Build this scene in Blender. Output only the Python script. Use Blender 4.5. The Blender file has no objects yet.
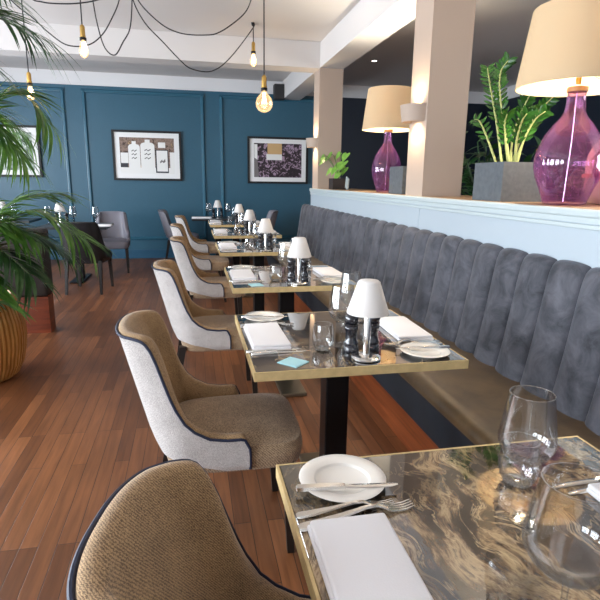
import bpy, bmesh, math, random
from mathutils import Vector, Matrix, Quaternion
random.seed(7)
S = bpy.context.scene
C = S.collection
PI = math.pi
V = Vector

# ------------------------------------------------------------------ materials
MATS = {}
class NT:
    def __init__(s, name):
        s.m = bpy.data.materials.new(name); s.m.use_nodes = True
        s.t = s.m.node_tree; s.t.nodes.clear()
        s.out = s.n('ShaderNodeOutputMaterial')
    def n(s, typ, **kw):
        nd = s.t.nodes.new(typ)
        for k, v in kw.items():
            if k == 'inp':
                for kk, vv in v.items(): nd.inputs[kk].default_value = vv
            else: setattr(nd, k, v)
        return nd
    def l(s, a, b): s.t.links.new(a, b)
    def bsdf(s, col=(.8, .8, .8), rough=.5, metal=0., **kw):
        b = s.n('ShaderNodeBsdfPrincipled')
        b.inputs['Base Color'].default_value = (*col, 1)
        b.inputs['Roughness'].default_value = rough
        b.inputs['Metallic'].default_value = metal
        for k, v in kw.items(): b.inputs[k].default_value = v
        s.l(b.outputs[0], s.out.inputs[0]); s.b = b
        return b
    def coord(s, kind='Object', scale=(1, 1, 1), rnd=False):
        tc = s.n('ShaderNodeTexCoord'); mp = s.n('ShaderNodeMapping')
        mp.inputs['Scale'].default_value = scale
        s.l(tc.outputs[kind], mp.inputs[0])
        if rnd:
            oi = s.n('ShaderNodeObjectInfo'); mu = s.n('ShaderNodeVectorMath', operation='SCALE')
            cb = s.n('ShaderNodeCombineXYZ')
            s.l(oi.outputs['Random'], cb.inputs[0]); s.l(oi.outputs['Random'], cb.inputs[1])
            s.l(cb.outputs[0], mu.inputs[0]); mu.inputs['Scale'].default_value = 17.
            s.l(mu.outputs[0], mp.inputs['Location'])
        return mp.outputs[0]
    def noise(s, vec, scale, detail=3, rough=.5, dist=0.):
        nd = s.n('ShaderNodeTexNoise', inp={'Scale': scale, 'Detail': detail, 'Roughness': rough, 'Distortion': dist})
        s.l(vec, nd.inputs['Vector']); return nd
    def ramp(s, fac, stops, interp='LINEAR'):
        r = s.n('ShaderNodeValToRGB'); r.color_ramp.interpolation = interp
        e = r.color_ramp.elements
        while len(e) < len(stops): e.new(.5)
        for q, (p, c) in zip(e, stops): q.position = p; q.color = (*c, 1)
        s.l(fac, r.inputs[0]); return r.outputs[0]
    def bump(s, h, strength=.2, dist=.01):
        b = s.n('ShaderNodeBump', inp={'Strength': strength, 'Distance': dist})
        s.l(h, b.inputs['Height']); s.l(b.outputs[0], s.b.inputs['Normal'])

def lin(r, g, b):
    f = lambda c: (c/255/12.92 if c/255 <= .04045 else ((c/255+.055)/1.055)**2.4)
    return (f(r), f(g), f(b))

def simple(name, col, rough=.5, metal=0., bump=0, bscale=80, var=0., **kw):
    t = NT(name); t.bsdf(col, rough, metal, **kw)
    if bump or var:
        v = t.coord(); nz = t.noise(v, bscale, 4)
        if bump: t.bump(nz.outputs[0], bump, .004)
        if var:
            a = tuple(c*(1-var) for c in col); b = tuple(min(1, c*(1+var)) for c in col)
            t.l(t.ramp(nz.outputs[0], [(.3, a), (.7, b)]), t.b.inputs['Base Color'])
    MATS[name] = t.m; return t.m

simple('ceiling_paint', lin(206, 203, 202), .75, bump=.05, bscale=25)
simple('frieze_paint', lin(222, 222, 224), .7)
simple('blue_paint', lin(44, 90, 112), .42, bump=.06, bscale=60, var=.05)
simple('shaded_blue_paint', lin(18, 30, 46), .5)  # blue wall colour darkened to hold the shade beyond the partition
simple('side_paint', lin(205, 205, 205), .7)
simple('dark_wall_paint', lin(60, 62, 68), .8)
simple('taupe_paint', lin(172, 155, 142), .75, bump=.08, bscale=120)
simple('panel_paint', lin(172, 184, 193), .4)
simple('ledge_paint', lin(182, 194, 197), .35)
simple('black_metal', (.012, .012, .014), .38, .6)
simple('plate_metal', (.20, .165, .12), .3, .8)
simple('chrome', (.86, .85, .83), .12, 1.)
simple('steel', (.80, .78, .74), .2, 1.)
simple('brass', lin(206, 168, 96), .3, 1.)
simple('gold_edge', lin(212, 188, 136), .42, .25, var=.1, bscale=30)
simple('china', lin(244, 240, 232), .12, **{'Coat Weight': .5})
simple('napkin_cloth', lin(238, 236, 238), .8, bump=.15, bscale=300, **{'Sheen Weight': .3})
simple('mill_lacquer', (.012, .013, .02), .14, **{'Coat Weight': 1.})
simple('card_paper', lin(176, 224, 232), .6)
simple('card_grey', lin(150, 160, 160), .6)
simple('cable_black', (.02, .02, .022), .6)
simple('speaker_black', (.02, .02, .022), .6)
simple('frame_black', (.006, .007, .009), .6)
simple('mount_white', lin(240, 240, 240), .6)
simple('print_pale', lin(236, 236, 234), .5)
simple('print_grey', lin(120, 116, 116), .5)
simple('print_dark', lin(40, 42, 50), .5)
simple('print_tan', lin(206, 170, 120), .5)
simple('leather_black', (.016, .017, .02), .32)
simple('leather_grey', lin(120, 118, 128), .45)
simple('wood_black', (.012, .009, .008), .4)
simple('bench_brown', lin(32, 24, 20), .6, bump=.2, bscale=120)
simple('soil', (.03, .02, .014), .95, bump=.6, bscale=60)
simple('zinc_planter', lin(82, 88, 94), .6, bump=.3, bscale=40, var=.18)
simple('dark_pot', lin(40, 30, 28), .4)


simple('leaf_dark', lin(34, 76, 38), .4, var=.4, bscale=9)
simple('stem_pale', lin(176, 182, 112), .5)
simple('stem_green', lin(90, 120, 60), .5)
simple('terracotta', lin(206, 120, 76), .6)
simple('pale_clay', lin(196, 164, 142), .6, var=.08, bscale=12)
simple('cream_pleat', lin(206, 184, 146), .7)
simple('lamp_wood_cap', lin(176, 128, 84), .45)
simple('mould_blue', lin(50, 98, 120), .25)
simple('skirt_blue', lin(34, 82, 110), .4)
simple('white_frame', lin(235, 235, 235), .4)
simple('filter_white', lin(240, 240, 240), .5)

def mat_floor():
    t = NT('floor_boards'); t.bsdf((.2, .08, .04), .33)
    tc = t.n('ShaderNodeTexCoord'); sx = t.n('ShaderNodeSeparateXYZ'); t.l(tc.outputs['Object'], sx.inputs[0])
    cb = t.n('ShaderNodeCombineXYZ'); t.l(sx.outputs[1], cb.inputs[0]); t.l(sx.outputs[0], cb.inputs[1])
    br = t.n('ShaderNodeTexBrick', offset=.37, offset_frequency=3, squash=1.,
             inp={'Scale': 1., 'Mortar Size': .0016, 'Mortar Smooth': .3, 'Bias': 0., 'Brick Width': .95, 'Row Height': .068,
                  'Color1': (*lin(138, 90, 56), 1), 'Color2': (*lin(96, 58, 33), 1), 'Mortar': (*lin(46, 26, 16), 1)})
    t.l(cb.outputs[0], br.inputs[0])
    mp = t.n('ShaderNodeMapping'); mp.inputs['Scale'].default_value = (26, 1.6, 1); t.l(tc.outputs['Object'], mp.inputs[0])
    g = t.noise(mp.outputs[0], 1.6, 5, .6, .4)
    gc = t.ramp(g.outputs[0], [(.3, (.55, .5, .48)), (.65, (1.12, 1.08, 1.05))])
    mx = t.n('ShaderNodeMix', data_type='RGBA', blend_type='MULTIPLY'); mx.inputs[0].default_value = .75
    t.l(br.outputs[0], mx.inputs[6]); t.l(gc, mx.inputs[7])
    big = t.noise(t.coord(), .9, 3, .55, .3)
    bc = t.ramp(big.outputs[0], [(.3, (.72, .68, .66)), (.7, (1.2, 1.14, 1.1))])
    m2 = t.n('ShaderNodeMix', data_type='RGBA', blend_type='MULTIPLY'); m2.inputs[0].default_value = .8
    t.l(mx.outputs[2], m2.inputs[6]); t.l(bc, m2.inputs[7]); t.l(m2.outputs[2], t.b.inputs['Base Color'])
    rr = t.n('ShaderNodeMapRange', inp={3: .3, 4: .5}); t.l(big.outputs[0], rr.inputs[0]); t.l(rr.outputs[0], t.b.inputs['Roughness'])
    iv = t.n('ShaderNodeMath', operation='SUBTRACT', inp={0: 1.}); t.l(br.outputs['Fac'], iv.inputs[1])
    t.bump(iv.outputs[0], .35, .002)
    MATS['floor_boards'] = t.m
mat_floor()

def mat_wood(name, a, b, scale=(2, 30, 30), rough=.4):
    t = NT(name); t.bsdf(a, rough)
    nz = t.noise(t.coord(scale=scale), 1.2, 5, .6, .6)
    t.l(t.ramp(nz.outputs[0], [(.3, a), (.7, b)]), t.b.inputs['Base Color']); t.bump(nz.outputs[0], .08, .002)
    MATS[name] = t.m
mat_wood('plinth_wood', lin(84, 38, 18), lin(138, 72, 38), (30, 1.5, 30), .3)
mat_wood('bench_plinth_wood', lin(74, 28, 14), lin(118, 52, 26), (2, 2, 20), .35)
mat_wood('ledge_wood', lin(150, 116, 86), lin(190, 156, 120), (20, 1.5, 20), .5)
mat_wood('pot_wood', lin(160, 104, 48), lin(214, 160, 92), (14, 14, 2), .38)

def mat_marble():
    t = NT('marbled_resin'); t.bsdf((.1, .08, .06), .05, **{'IOR': 1.6, 'Coat Weight': .8, 'Coat Roughness': .02, 'Coat IOR': 1.6})
    v = t.coord(scale=(1, 1, 1), rnd=True)
    w = t.noise(v, 2.2, 3, .5, .2)
    ad = t.n('ShaderNodeVectorMath', operation='MULTIPLY_ADD'); ad.inputs[1].default_value = (.34, .34, .34)
    t.l(w.outputs['Color'], ad.inputs[0]); t.l(v, ad.inputs[2])
    mp = t.n('ShaderNodeMapping'); mp.inputs['Rotation'].default_value = (0, 0, -.6); mp.inputs['Scale'].default_value = (3.6, 1.25, 1)
    t.l(ad.outputs[0], mp.inputs[0])
    n1 = t.noise(mp.outputs[0], 1.7, 12, .70, .25)
    c = t.ramp(n1.outputs[0], [(.36, lin(14, 12, 12)), (.455, lin(36, 29, 25)), (.505, lin(84, 67, 53)), (.53, lin(140, 114, 86)), (.56, lin(190, 164, 124)),
                               (.59, lin(116, 98, 78)), (.64, lin(76, 67, 62)), (.72, lin(36, 31, 30))])
    n2 = t.noise(mp.outputs[0], 3.1, 6, .6, .9)
    ab = t.n('ShaderNodeMath', operation='SUBTRACT', inp={1: .5}); t.l(n2.outputs[0], ab.inputs[0])
    a2 = t.n('ShaderNodeMath', operation='ABSOLUTE'); t.l(ab.outputs[0], a2.inputs[0])
    vm = t.ramp(a2.outputs[0], [(.0, (.8, .8, .8)), (.013, (0, 0, 0))])
    mv = t.n('ShaderNodeMix', data_type='RGBA'); t.l(vm, mv.inputs[0]); t.l(c, mv.inputs[6]); mv.inputs[7].default_value = (*lin(214, 188, 146), 1)
    n3 = t.noise(v, 2.6, 4, .55, .4); dk = t.ramp(n3.outputs[0], [(.45, (.12, .115, .12)), (.55, (1., 1., 1.))])
    mm = t.n('ShaderNodeMix', data_type='RGBA', blend_type='MULTIPLY'); mm.inputs[0].default_value = .85
    t.l(mv.outputs[2], mm.inputs[6]); t.l(dk, mm.inputs[7]); t.l(mm.outputs[2], t.b.inputs['Base Color'])
    MATS['marbled_resin'] = t.m
mat_marble()

def mat_tweed(name, a, b, sc=1.):
    t = NT(name); t.bsdf(a, .9, **{'Sheen Weight': .25, 'Sheen Roughness': .5})
    v = t.coord()
    n1 = t.noise(v, 420*sc, 2, .7); n2 = t.noise(v, 16, 3)
    wv = t.n('ShaderNodeTexWave', wave_type='BANDS', bands_direction='DIAGONAL', inp={'Scale': 60*sc, 'Distortion': 6., 'Detail': 2., 'Detail Scale': 3.})
    t.l(v, wv.inputs[0])
    av = t.n('ShaderNodeMath', operation='MULTIPLY_ADD', inp={1: .45}); t.l(wv.outputs['Fac'], av.inputs[0])
    m1 = t.n('ShaderNodeMath', operation='MULTIPLY_ADD', inp={1: .75, 2: -.12}); t.l(n1.outputs[0], m1.inputs[0]); t.l(m1.outputs[0], av.inputs[2])
    ad = t.n('ShaderNodeMath', operation='MULTIPLY_ADD', inp={1: .25, 2: 0.}); t.l(n2.outputs[0], ad.inputs[0])
    sm = t.n('ShaderNodeMath', operation='ADD'); t.l(av.outputs[0], sm.inputs[0]); t.l(ad.outputs[0], sm.inputs[1])
    t.l(t.ramp(sm.outputs[0], [(.35, a), (.95, b)]), t.b.inputs['Base Color'])
    t.bump(sm.outputs[0], .3, .002); MATS[name] = t.m
mat_tweed('tweed_tan', lin(96, 72, 46), lin(206, 170, 124), 1.7)
mat_tweed('tweed_grey', lin(140, 134, 131), lin(218, 213, 210), 2.2)
mat_tweed('tweed_seat', lin(98, 78, 58), lin(194, 166, 132), 1.)
simple('piping_navy', lin(24, 34, 60), .5)

def mat_velvet(name, a, b, rough=.75, sheen=.6, tint=(.6, .68, .8), sc=7):
    t = NT(name); t.bsdf(a, rough, **{'Sheen Weight': sheen, 'Sheen Roughness': .35, 'Sheen Tint': (*tint, 1)})
    n1 = t.noise(t.coord(), sc, 5, .65, .6)
    t.l(t.ramp(n1.outputs[0], [(.32, a), (.7, b)]), t.b.inputs['Base Color'])
    t.bump(t.noise(t.coord(), 160, 2).outputs[0], .08, .002); MATS[name] = t.m
mat_velvet('velvet_grey', lin(42, 45, 53), lin(94, 95, 104), sheen=.3, sc=8)
mat_velvet('velvet_navy', lin(5, 12, 22), lin(9, 21, 34), sheen=.05)
mat_velvet('seat_bronze', lin(66, 51, 33), lin(94, 74, 49), .42, .12, (.9, .8, .6))

def mat_glass(name, tint=(.96, .97, .97), refl=.03, rough=.0):
    t = NT(name)
    tr = t.n('ShaderNodeBsdfTransparent'); tr.inputs[0].default_value = (*tint, 1)
    gl = t.n('ShaderNodeBsdfGlossy'); gl.inputs['Roughness'].default_value = rough
    lw = t.n('ShaderNodeLayerWeight'); lw.inputs[0].default_value = .28
    mr = t.n('ShaderNodeMapRange', inp={1: 0., 2: 1., 3: refl, 4: .5}); t.l(lw.outputs['Fresnel'], mr.inputs[0])
    mx = t.n('ShaderNodeMixShader'); t.l(mr.outputs[0], mx.inputs[0]); t.l(tr.outputs[0], mx.inputs[1]); t.l(gl.outputs[0], mx.inputs[2])
    t.l(mx.outputs[0], t.out.inputs[0]); MATS[name] = t.m
mat_glass('clear_glass', (.988, .991, .992), .045)
mat_glass('lip_glass', (.9, .92, .92), .35)
mat_glass('bulb_glass', (.995, .96, .88), .03)
t_ = MATS['bulb_glass'].node_tree; mo = [n for n in t_.nodes if n.type == 'OUTPUT_MATERIAL'][0]; src = mo.inputs[0].links[0].from_socket
em = t_.nodes.new('ShaderNodeEmission'); em.inputs[0].default_value = (1, .62, .26, 1); em.inputs[1].default_value = .42; ad_ = t_.nodes.new('ShaderNodeAddShader')
t_.links.new(src, ad_.inputs[0]); t_.links.new(em.outputs[0], ad_.inputs[1]); t_.links.new(ad_.outputs[0], mo.inputs[0])
mat_glass('purple_glass', (.93, .79, .93), .05)
t_ = MATS['purple_glass'].node_tree; mo = [n for n in t_.nodes if n.type == 'OUTPUT_MATERIAL'][0]; src = mo.inputs[0].links[0].from_socket
td = t_.nodes.new('ShaderNodeBsdfTranslucent'); td.inputs[0].default_value = (*lin(196, 130, 196), 1); mm = t_.nodes.new('ShaderNodeMixShader'); mm.inputs[0].default_value = .10
t_.links.new(src, mm.inputs[1]); t_.links.new(td.outputs[0], mm.inputs[2]); t_.links.new(mm.outputs[0], mo.inputs[0])

def mat_shade(name, col, trans=.5):
    t = NT(name)
    d = t.n('ShaderNodeBsdfDiffuse'); d.inputs[0].default_value = (*col, 1)
    tr = t.n('ShaderNodeBsdfTranslucent'); tr.inputs[0].default_value = (*col, 1)
    n1 = t.noise(t.coord(), 260, 2); b = t.n('ShaderNodeBump', inp={'Strength': .1, 'Distance': .002})
    t.l(n1.outputs[0], b.inputs['Height']); t.l(b.outputs[0], d.inputs['Normal'])
    mx = t.n('ShaderNodeMixShader'); mx.inputs[0].default_value = trans
    t.l(d.outputs[0], mx.inputs[1]); t.l(tr.outputs[0], mx.inputs[2]); t.l(mx.outputs[0], t.out.inputs[0]); MATS[name] = t.m
mat_shade('linen_shade', lin(208, 184, 150), .12)
mat_shade('white_shade', lin(248, 246, 244), .35)

def mat_leaf(name, a, b, rough=.35, tr=.35, sc=9):
    t = NT(name); t.bsdf(a, rough)
    c = t.ramp(t.noise(t.coord(), sc, 3).outputs[0], [(.3, a), (.7, b)]); t.l(c, t.b.inputs['Base Color'])
    td = t.n('ShaderNodeBsdfTranslucent'); t.l(c, td.inputs[0])
    mx = t.n('ShaderNodeMixShader'); mx.inputs[0].default_value = tr
    t.l(t.b.outputs[0], mx.inputs[1]); t.l(td.outputs[0], mx.inputs[2]); t.l(mx.outputs[0], t.out.inputs[0]); MATS[name] = t.m
mat_leaf('leaf_palm', lin(46, 94, 32), lin(104, 146, 58), .35, .25)
mat_leaf('leaf_palm_dark', lin(28, 60, 32), lin(66, 102, 52), .35, .2)
mat_leaf('leaf_pothos', lin(112, 176, 66), lin(156, 206, 96), .38, .35, 20)
mat_leaf('leaf_zz', lin(22, 66, 24), lin(64, 120, 44), .25, .12, 14)
def mat_emit(name, col, power):
    t = NT(name); e = t.n('ShaderNodeEmission'); e.inputs[0].default_value = (*col, 1); e.inputs[1].default_value = power
    t.l(e.outputs[0], t.out.inputs[0]); MATS[name] = t.m
mat_emit('filament', (1., .66, .30), 40.)
mat_emit('warm_bulb', (1., .74, .42), 14.)
mat_emit('downlight_emit', (1., .9, .75), 9.)

def mat_blotch(name, stops, scale, dist=1.5):
    t = NT(name); t.bsdf((.5, .5, .5), .45)
    n1 = t.noise(t.coord(), scale, 4, .6, dist)
    t.l(t.ramp(n1.outputs[0], stops), t.b.inputs['Base Color']); MATS[name] = t.m
mat_blotch('print_flowers', [(.42, lin(30, 22, 28)), (.52, lin(60, 40, 54)), (.58, lin(190, 166, 190)), (.66, lin(120, 92, 110)), (.74, lin(40, 28, 34))], 9, 2.)
mat_blotch('print_bokeh', [(.38, lin(70, 52, 44)), (.5, lin(150, 126, 112)), (.6, lin(90, 72, 66)), (.72, lin(226, 190, 140))], 14, .5)
mat_blotch('print_leafy', [(.35, lin(60, 76, 66)), (.5, lin(150, 166, 156)), (.6, lin(214, 222, 214)), (.75, lin(110, 124, 110))], 5, 2.)

# ------------------------------------------------------------------ mesh helpers
def cen_box(bm, c, s, rot=None):
    g = bmesh.ops.create_cube(bm, size=1.)
    M = Matrix.Translation(V(c)) @ (rot.to_4x4() if rot is not None else Matrix()) @ Matrix.Diagonal((*s, 1))
    bmesh.ops.transform(bm, matrix=M, verts=g['verts']); return g['verts']
def box(bm, x0, x1, y0, y1, z0, z1):
    return cen_box(bm, ((x0+x1)/2, (y0+y1)/2, (z0+z1)/2), (x1-x0, y1-y0, z1-z0))
def rbox(bm, c, s, r=.01, seg=3, rot=None):
    b2 = bmesh.new(); cen_box(b2, (0, 0, 0), s)
    bmesh.ops.bevel(b2, geom=b2.edges[:], offset=r, segments=seg, profile=.5, affect='EDGES')
    M = Matrix.Translation(V(c)) @ (rot.to_4x4() if rot is not None else Matrix())
    b2.transform(M); me = bpy.data.meshes.new('t'); b2.to_mesh(me); b2.free(); bm.from_mesh(me); bpy.data.meshes.remove(me)
def lathe(bm, prof, c=(0, 0, 0), seg=32, closed=False):
    rings = []
    for r, z in prof:
        if r < 1e-6: rings.append([bm.verts.new((c[0], c[1], c[2]+z))])
        else: rings.append([bm.verts.new((c[0]+r*math.cos(2*PI*k/seg), c[1]+r*math.sin(2*PI*k/seg), c[2]+z)) for k in range(seg)])
    pairs = list(zip(rings, rings[1:]))
    if closed: pairs.append((rings[-1], rings[0]))
    for a, b in pairs:
        for k in range(seg):
            k2 = (k+1) % seg
            if len(a) == 1 and len(b) == 1: continue
            if len(a) == 1: bm.faces.new((a[0], b[k2], b[k]))
            elif len(b) == 1: bm.faces.new((a[k], a[k2], b[0]))
            else: bm.faces.new((a[k], a[k2], b[k2], b[k]))
def tube(bm, pts, r, seg=8, caps=True):
    pts = [V(p) for p in pts]; n = len(pts); rr = r if isinstance(r, (list, tuple)) else [r]*n
    up = V((0, 0, 1)); rings = []; nrm = None
    for i, p in enumerate(pts):
        d = (pts[min(i+1, n-1)]-pts[max(i-1, 0)]).normalized()
        if nrm is None:
            a = up if abs(d.dot(up)) < .95 else V((1, 0, 0)); nrm = (a-d*a.dot(d)).normalized()
        else:
            nrm = (nrm-d*nrm.dot(d)); nrm = nrm.normalized() if nrm.length > 1e-6 else V((1, 0, 0))
        b = d.cross(nrm)
        rings.append([bm.verts.new(p+(nrm*math.cos(2*PI*k/seg)+b*math.sin(2*PI*k/seg))*rr[i]) for k in range(seg)])
    for a, b in zip(rings, rings[1:]):
        for k in range(seg): bm.faces.new((a[k], a[(k+1) % seg], b[(k+1) % seg], b[k]))
    if caps: bm.faces.new(rings[0][::-1]); bm.faces.new(rings[-1])
def spline(pts, n=8):
    P = [V(p) for p in pts]; P = [P[0]*2-P[1]]+P+[P[-1]*2-P[-2]]; out = []
    for i in range(1, len(P)-2):
        for k in range(n):
            t = k/n; a, b, c, d = P[i-1:i+3]
            out.append(.5*((2*b)+(c-a)*t+(2*a-5*b+4*c-d)*t*t+(3*b-a-3*c+d)*t**3))
    out.append(P[-2]); return out
def tex(bm, name, m, parent=None, smooth=False, angle=None, recalc=True):
    if recalc: bmesh.ops.recalc_face_normals(bm, faces=bm.faces[:])
    me = bpy.data.meshes.new(name); bm.to_mesh(me); bm.free()
    o = bpy.data.objects.new(name, me); C.objects.link(o)
    for q in (m if isinstance(m, (list, tuple)) else [m]): me.materials.append(MATS[q])
    if smooth: me.shade_smooth() if angle is None else me.set_sharp_from_angle(angle=math.radians(angle))
    if smooth and angle is not None:
        for p in me.polygons: p.use_smooth = True
    if parent is not None: o.parent = parent
    return o
def obj(name, bm, m, parent=None, smooth=False, angle=40, **kw):
    return tex(bm, name, m, parent, smooth, angle, **kw)
def tag(o, label, cat, group=None):
    o['label'] = label; o['category'] = cat
    if group: o['group'] = group
    return o
def thing(name, label, cat, loc=(0, 0, 0), rz=0, group=None):
    o = bpy.data.objects.new(name, None); C.objects.link(o); o.empty_display_size = .05
    o.location = loc; o.rotation_euler = (0, 0, rz); return tag(o, label, cat, group)
def struct(name, bm, m, parent=None, **kw):
    o = obj(name, bm, m, parent, **kw)
    if parent is None: o['kind'] = 'structure'
    return o
def dup(r, loc, rz=0, label=None, group=None):
    n = r.copy(); C.objects.link(n); n.location = loc; n.rotation_euler = (0, 0, rz)
    if label: n['label'] = label
    if group: n['group'] = group
    for ch in list(r.children):
        c = ch.copy(); C.objects.link(c); c.parent = n
        for g in ch.children:
            d = g.copy(); C.objects.link(d); d.parent = c
    return n
class Proto:
    """first use moves the prototype itself, then copies"""
    def __init__(s, r): s.r = r; s.used = False
    def put(s, loc, rz, label, group=None):
        if not s.used:
            s.used = True; s.r.location = loc; s.r.rotation_euler = (0, 0, rz); s.r['label'] = label
            if group: s.r['group'] = group
            return s.r
        return dup(s.r, loc, rz, label, group)
B = bmesh.new

# ------------------------------------------------------------------ room shell
XL, XR, YB, YF, ZC = -4.6, 5.6, 9.58, -3.2, 3.05
bm = B(); box(bm, XL, XR, YF, YB, -.06, 0); struct('floor', bm, 'floor_boards')
bm = B(); box(bm, XL, XR, YF, YB, ZC, ZC+.06); struct('ceiling', bm, 'ceiling_paint')
bm = B(); box(bm, XL-.1, 2.4, YB, YB+.1, 0, ZC); struct('wall_back', bm, 'blue_paint')
bm = B(); box(bm, 2.4, XR+.1, YB, YB+.1, 0, ZC); struct('wall_back_right', bm, 'shaded_blue_paint')  # same blue wall continued, the back room's dimness put into its colour
bm = B(); box(bm, XL, XR, YB-.012, YB, 2.84, ZC)
box(bm, XL, XR, YB-.03, YB-.012, 2.84, 2.87); struct('trim_1', bm, 'frieze_paint')          # pale frieze above the blue wall
bm = B(); box(bm, XL, 2.4, YB-.018, YB, 0, .13); box(bm, XL, 2.4, YB-.012, YB, .13, .15); struct('baseboard_back', bm, 'skirt_blue')
def moulding(n, x0, x1, z0, z1):
    bm = B()
    def bar(ax, a0, a1, b, w, d):
        # bevelled bar along x (ax=0) or z (ax=1); b is the lower/left coordinate across
        pr = [(0, 0), (w*.12, d*.55), (w*.3, d*.6), (w*.42, d), (w*.75, d), (w, d*.25), (w, 0)]
        mk = lambda t: [bm.verts.new((t, YB-dd, b+q) if ax == 0 else (b+q, YB-dd, t)) for q, dd in pr]
        A, Bv = mk(a0), mk(a1)
        for i in range(len(pr)): bm.faces.new((A[i], A[(i+1) % len(pr)], Bv[(i+1) % len(pr)], Bv[i]))
        bm.faces.new(A); bm.faces.new(Bv[::-1])
    w, d = .062, .034
    bar(0, x0, x1, z0, w, d); bar(0, x0, x1, z1-w, w, d); bar(1, z0+.02, z1-.02, x0, w, d); bar(1, z0+.02, z1-.02, x1-w, w, d)
    struct('trim_%d' % n, bm, 'mould_blue')
moulding(2, -3.9, -1.94, .32, 2.79); moulding(3, -1.68, .285, .32, 2.79); moulding(4, .545, 2.3, .32, 2.79)

# left wall with tall windows, front wall behind the camera, right wall of the dim back room with an added window
WIN = [(-2.5, -.9), (-.4, 1.2), (1.7, 3.3), (3.8, 5.4), (5.9, 7.5)]
bm = B(); ys = [YF-.1]+[v for w in WIN for v in w]+[YB+.1]
for i in range(0, len(ys), 2): box(bm, XL-.1, XL, ys[i], ys[i+1], 0, ZC)
for a, b in WIN: box(bm, XL-.1, XL, a, b, 0, .6); box(bm, XL-.1, XL, a, b, 2.55, ZC)
struct('wall_left', bm, 'side_paint')
for i, (a, b) in enumerate(WIN):
    bm = B()
    for y in (a, (a+b)/2-.025, b-.05): box(bm, XL-.08, XL-.02, y, y+.05, .6, 2.55)
    for z in (.6, 1.9, 2.5): box(bm, XL-.08, XL-.02, a, b, z, z+.05)
    struct('window_%d' % (i+1), bm, 'white_frame')
bm = B(); box(bm, XL-.1, XR+.1, YF-.1, YF, 0, ZC); struct('wall_front', bm, 'side_paint')
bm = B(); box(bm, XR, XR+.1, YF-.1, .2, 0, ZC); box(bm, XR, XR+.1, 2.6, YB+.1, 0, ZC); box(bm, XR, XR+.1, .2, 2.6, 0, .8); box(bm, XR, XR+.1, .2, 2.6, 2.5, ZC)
struct('wall_right', bm, 'shaded_blue_paint')
bm = B(); box(bm, XR-.012, XR, YF, YB-.03, 2.84, ZC); struct('trim_8', bm, 'frieze_paint')
bm = B()
for y in (.2, 1.375, 2.55): box(bm, XR+.02, XR+.08, y, y+.05, .8, 2.5)
for z in (.8, 2.45): box(bm, XR+.02, XR+.08, .2, 2.6, z, z+.05)
struct('window_6', bm, 'white_frame')  # unseen window added to let more light into the back room

# dwarf partition with ledge, two pillars and the beams they carry
PX0, PX1 = 1.62, 2.22
PYE = 7.11
bm = B(); box(bm, PX0, PX1, -1.2, 3.568, 0, 1.24); box(bm, PX0, PX1, 3.572, PYE, 0, 1.24); box(bm, PX0+.006, PX1, 3.56, 3.58, 0, 1.24)
struct('wall_partition', bm, 'panel_paint')
bm = B()
rbox(bm, ((PX0-.018+PX1+.018)/2, (PYE+.02-1.2)/2, 1.262), (PX1-PX0+.036, PYE+.02+1.2, .034), .008, 2)
box(bm, PX0-.010, PX0, -1.2, PYE+.01, 1.222, 1.245); rbox(bm, (PX0-.003, (PYE-1.2)/2, 1.207), (.014, PYE+1.2, .02), .004, 2)
struct('trim_6', bm, 'ledge_paint')
bm = B(); box(bm, PX0+.02, PX1-.02, -1.2, PYE-.02, 1.279, 1.2805); struct('trim_7', bm, 'ledge_wood')
def pillar(y0):
    bm = B(); box(bm, 1.64, 1.945, y0, y0+.3, 1.28, 2.76); struct('wall_pillar', bm, 'taupe_paint')
pillar(3.59); pillar(6.81)
bm = B(); box(bm, 1.64, 1.945, YF, YB-.03, 2.755, ZC); struct('ceiling_beam', bm, 'ceiling_paint')
bm = B(); box(bm, XL, 1.64, 6.81, 7.12, 2.75, ZC); struct('ceiling_beam', bm, 'ceiling_paint')

# ------------------------------------------------------------------ banquette
bq = thing('banquette', 'long channel-tufted grey velvet banquette with bronze seat along the pale partition', 'banquette', (0, 0, 0))
Y0, Y1 = -.6, 7.45
bm = B()
prof = [(1.085, .20), (1.06, .30), (1.042, .40), (1.044, .425), (1.052, .442), (1.07, .453), (1.10, .458), (1.3, .462), (1.52, .462), (1.52, .20)]
# the seat cushion (top) and its navy front are separate parts
def extrude_prof(bm, prof, y0, y1, closed=True):
    a = [bm.verts.new((x, y0, z)) for x, z in prof]; b = [bm.verts.new((x, y1, z)) for x, z in prof]
    n = len(prof)
    for i in range(n if closed else n-1): bm.faces.new((a[i], a[(i+1) % n], b[(i+1) % n], b[i]))
    if closed: bm.faces.new(a[::-1]); bm.faces.new(b)
extrude_prof(bm, [(1.040, .400), (1.038, .42), (1.043, .438), (1.055, .452), (1.075, .460), (1.11, .464), (1.3, .466), (1.56, .466), (1.56, .400)], Y0, Y1)
obj('seat_cushion', bm, 'seat_bronze', bq, smooth=True)
bm = B(); extrude_prof(bm, [(1.085, .19), (1.075, .22), (1.052, .33), (1.044, .4005), (1.56, .4005), (1.56, .19)], Y0, Y1); obj('seat_front', bm, 'velvet_navy', bq, smooth=True)
bm = B(); box(bm, 1.085, 1.6, Y0, Y1, 0, .19); obj('plinth', bm, 'plinth_wood', bq)
CH = .21; OFF = 2.265
def back_prof(t):
    # t in 0..1 from seat joint up the face, over the rolled top, to the rear
    K = [(1.475, .40), (1.487, .47), (1.505, .56), (1.525, .68), (1.545, .82), (1.560, .93), (1.572, 1.0), (1.585, 1.035), (1.602, 1.054), (1.616, 1.058), (1.619, 1.03), (1.6195, .9)]
    q = t*(len(K)-1); i = min(int(q), len(K)-2); f = q-i
    return (K[i][0]*(1-f)+K[i+1][0]*f, K[i][1]*(1-f)+K[i+1][1]*f)
bm = B(); NV = 33; rows = []; ylist = []
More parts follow.
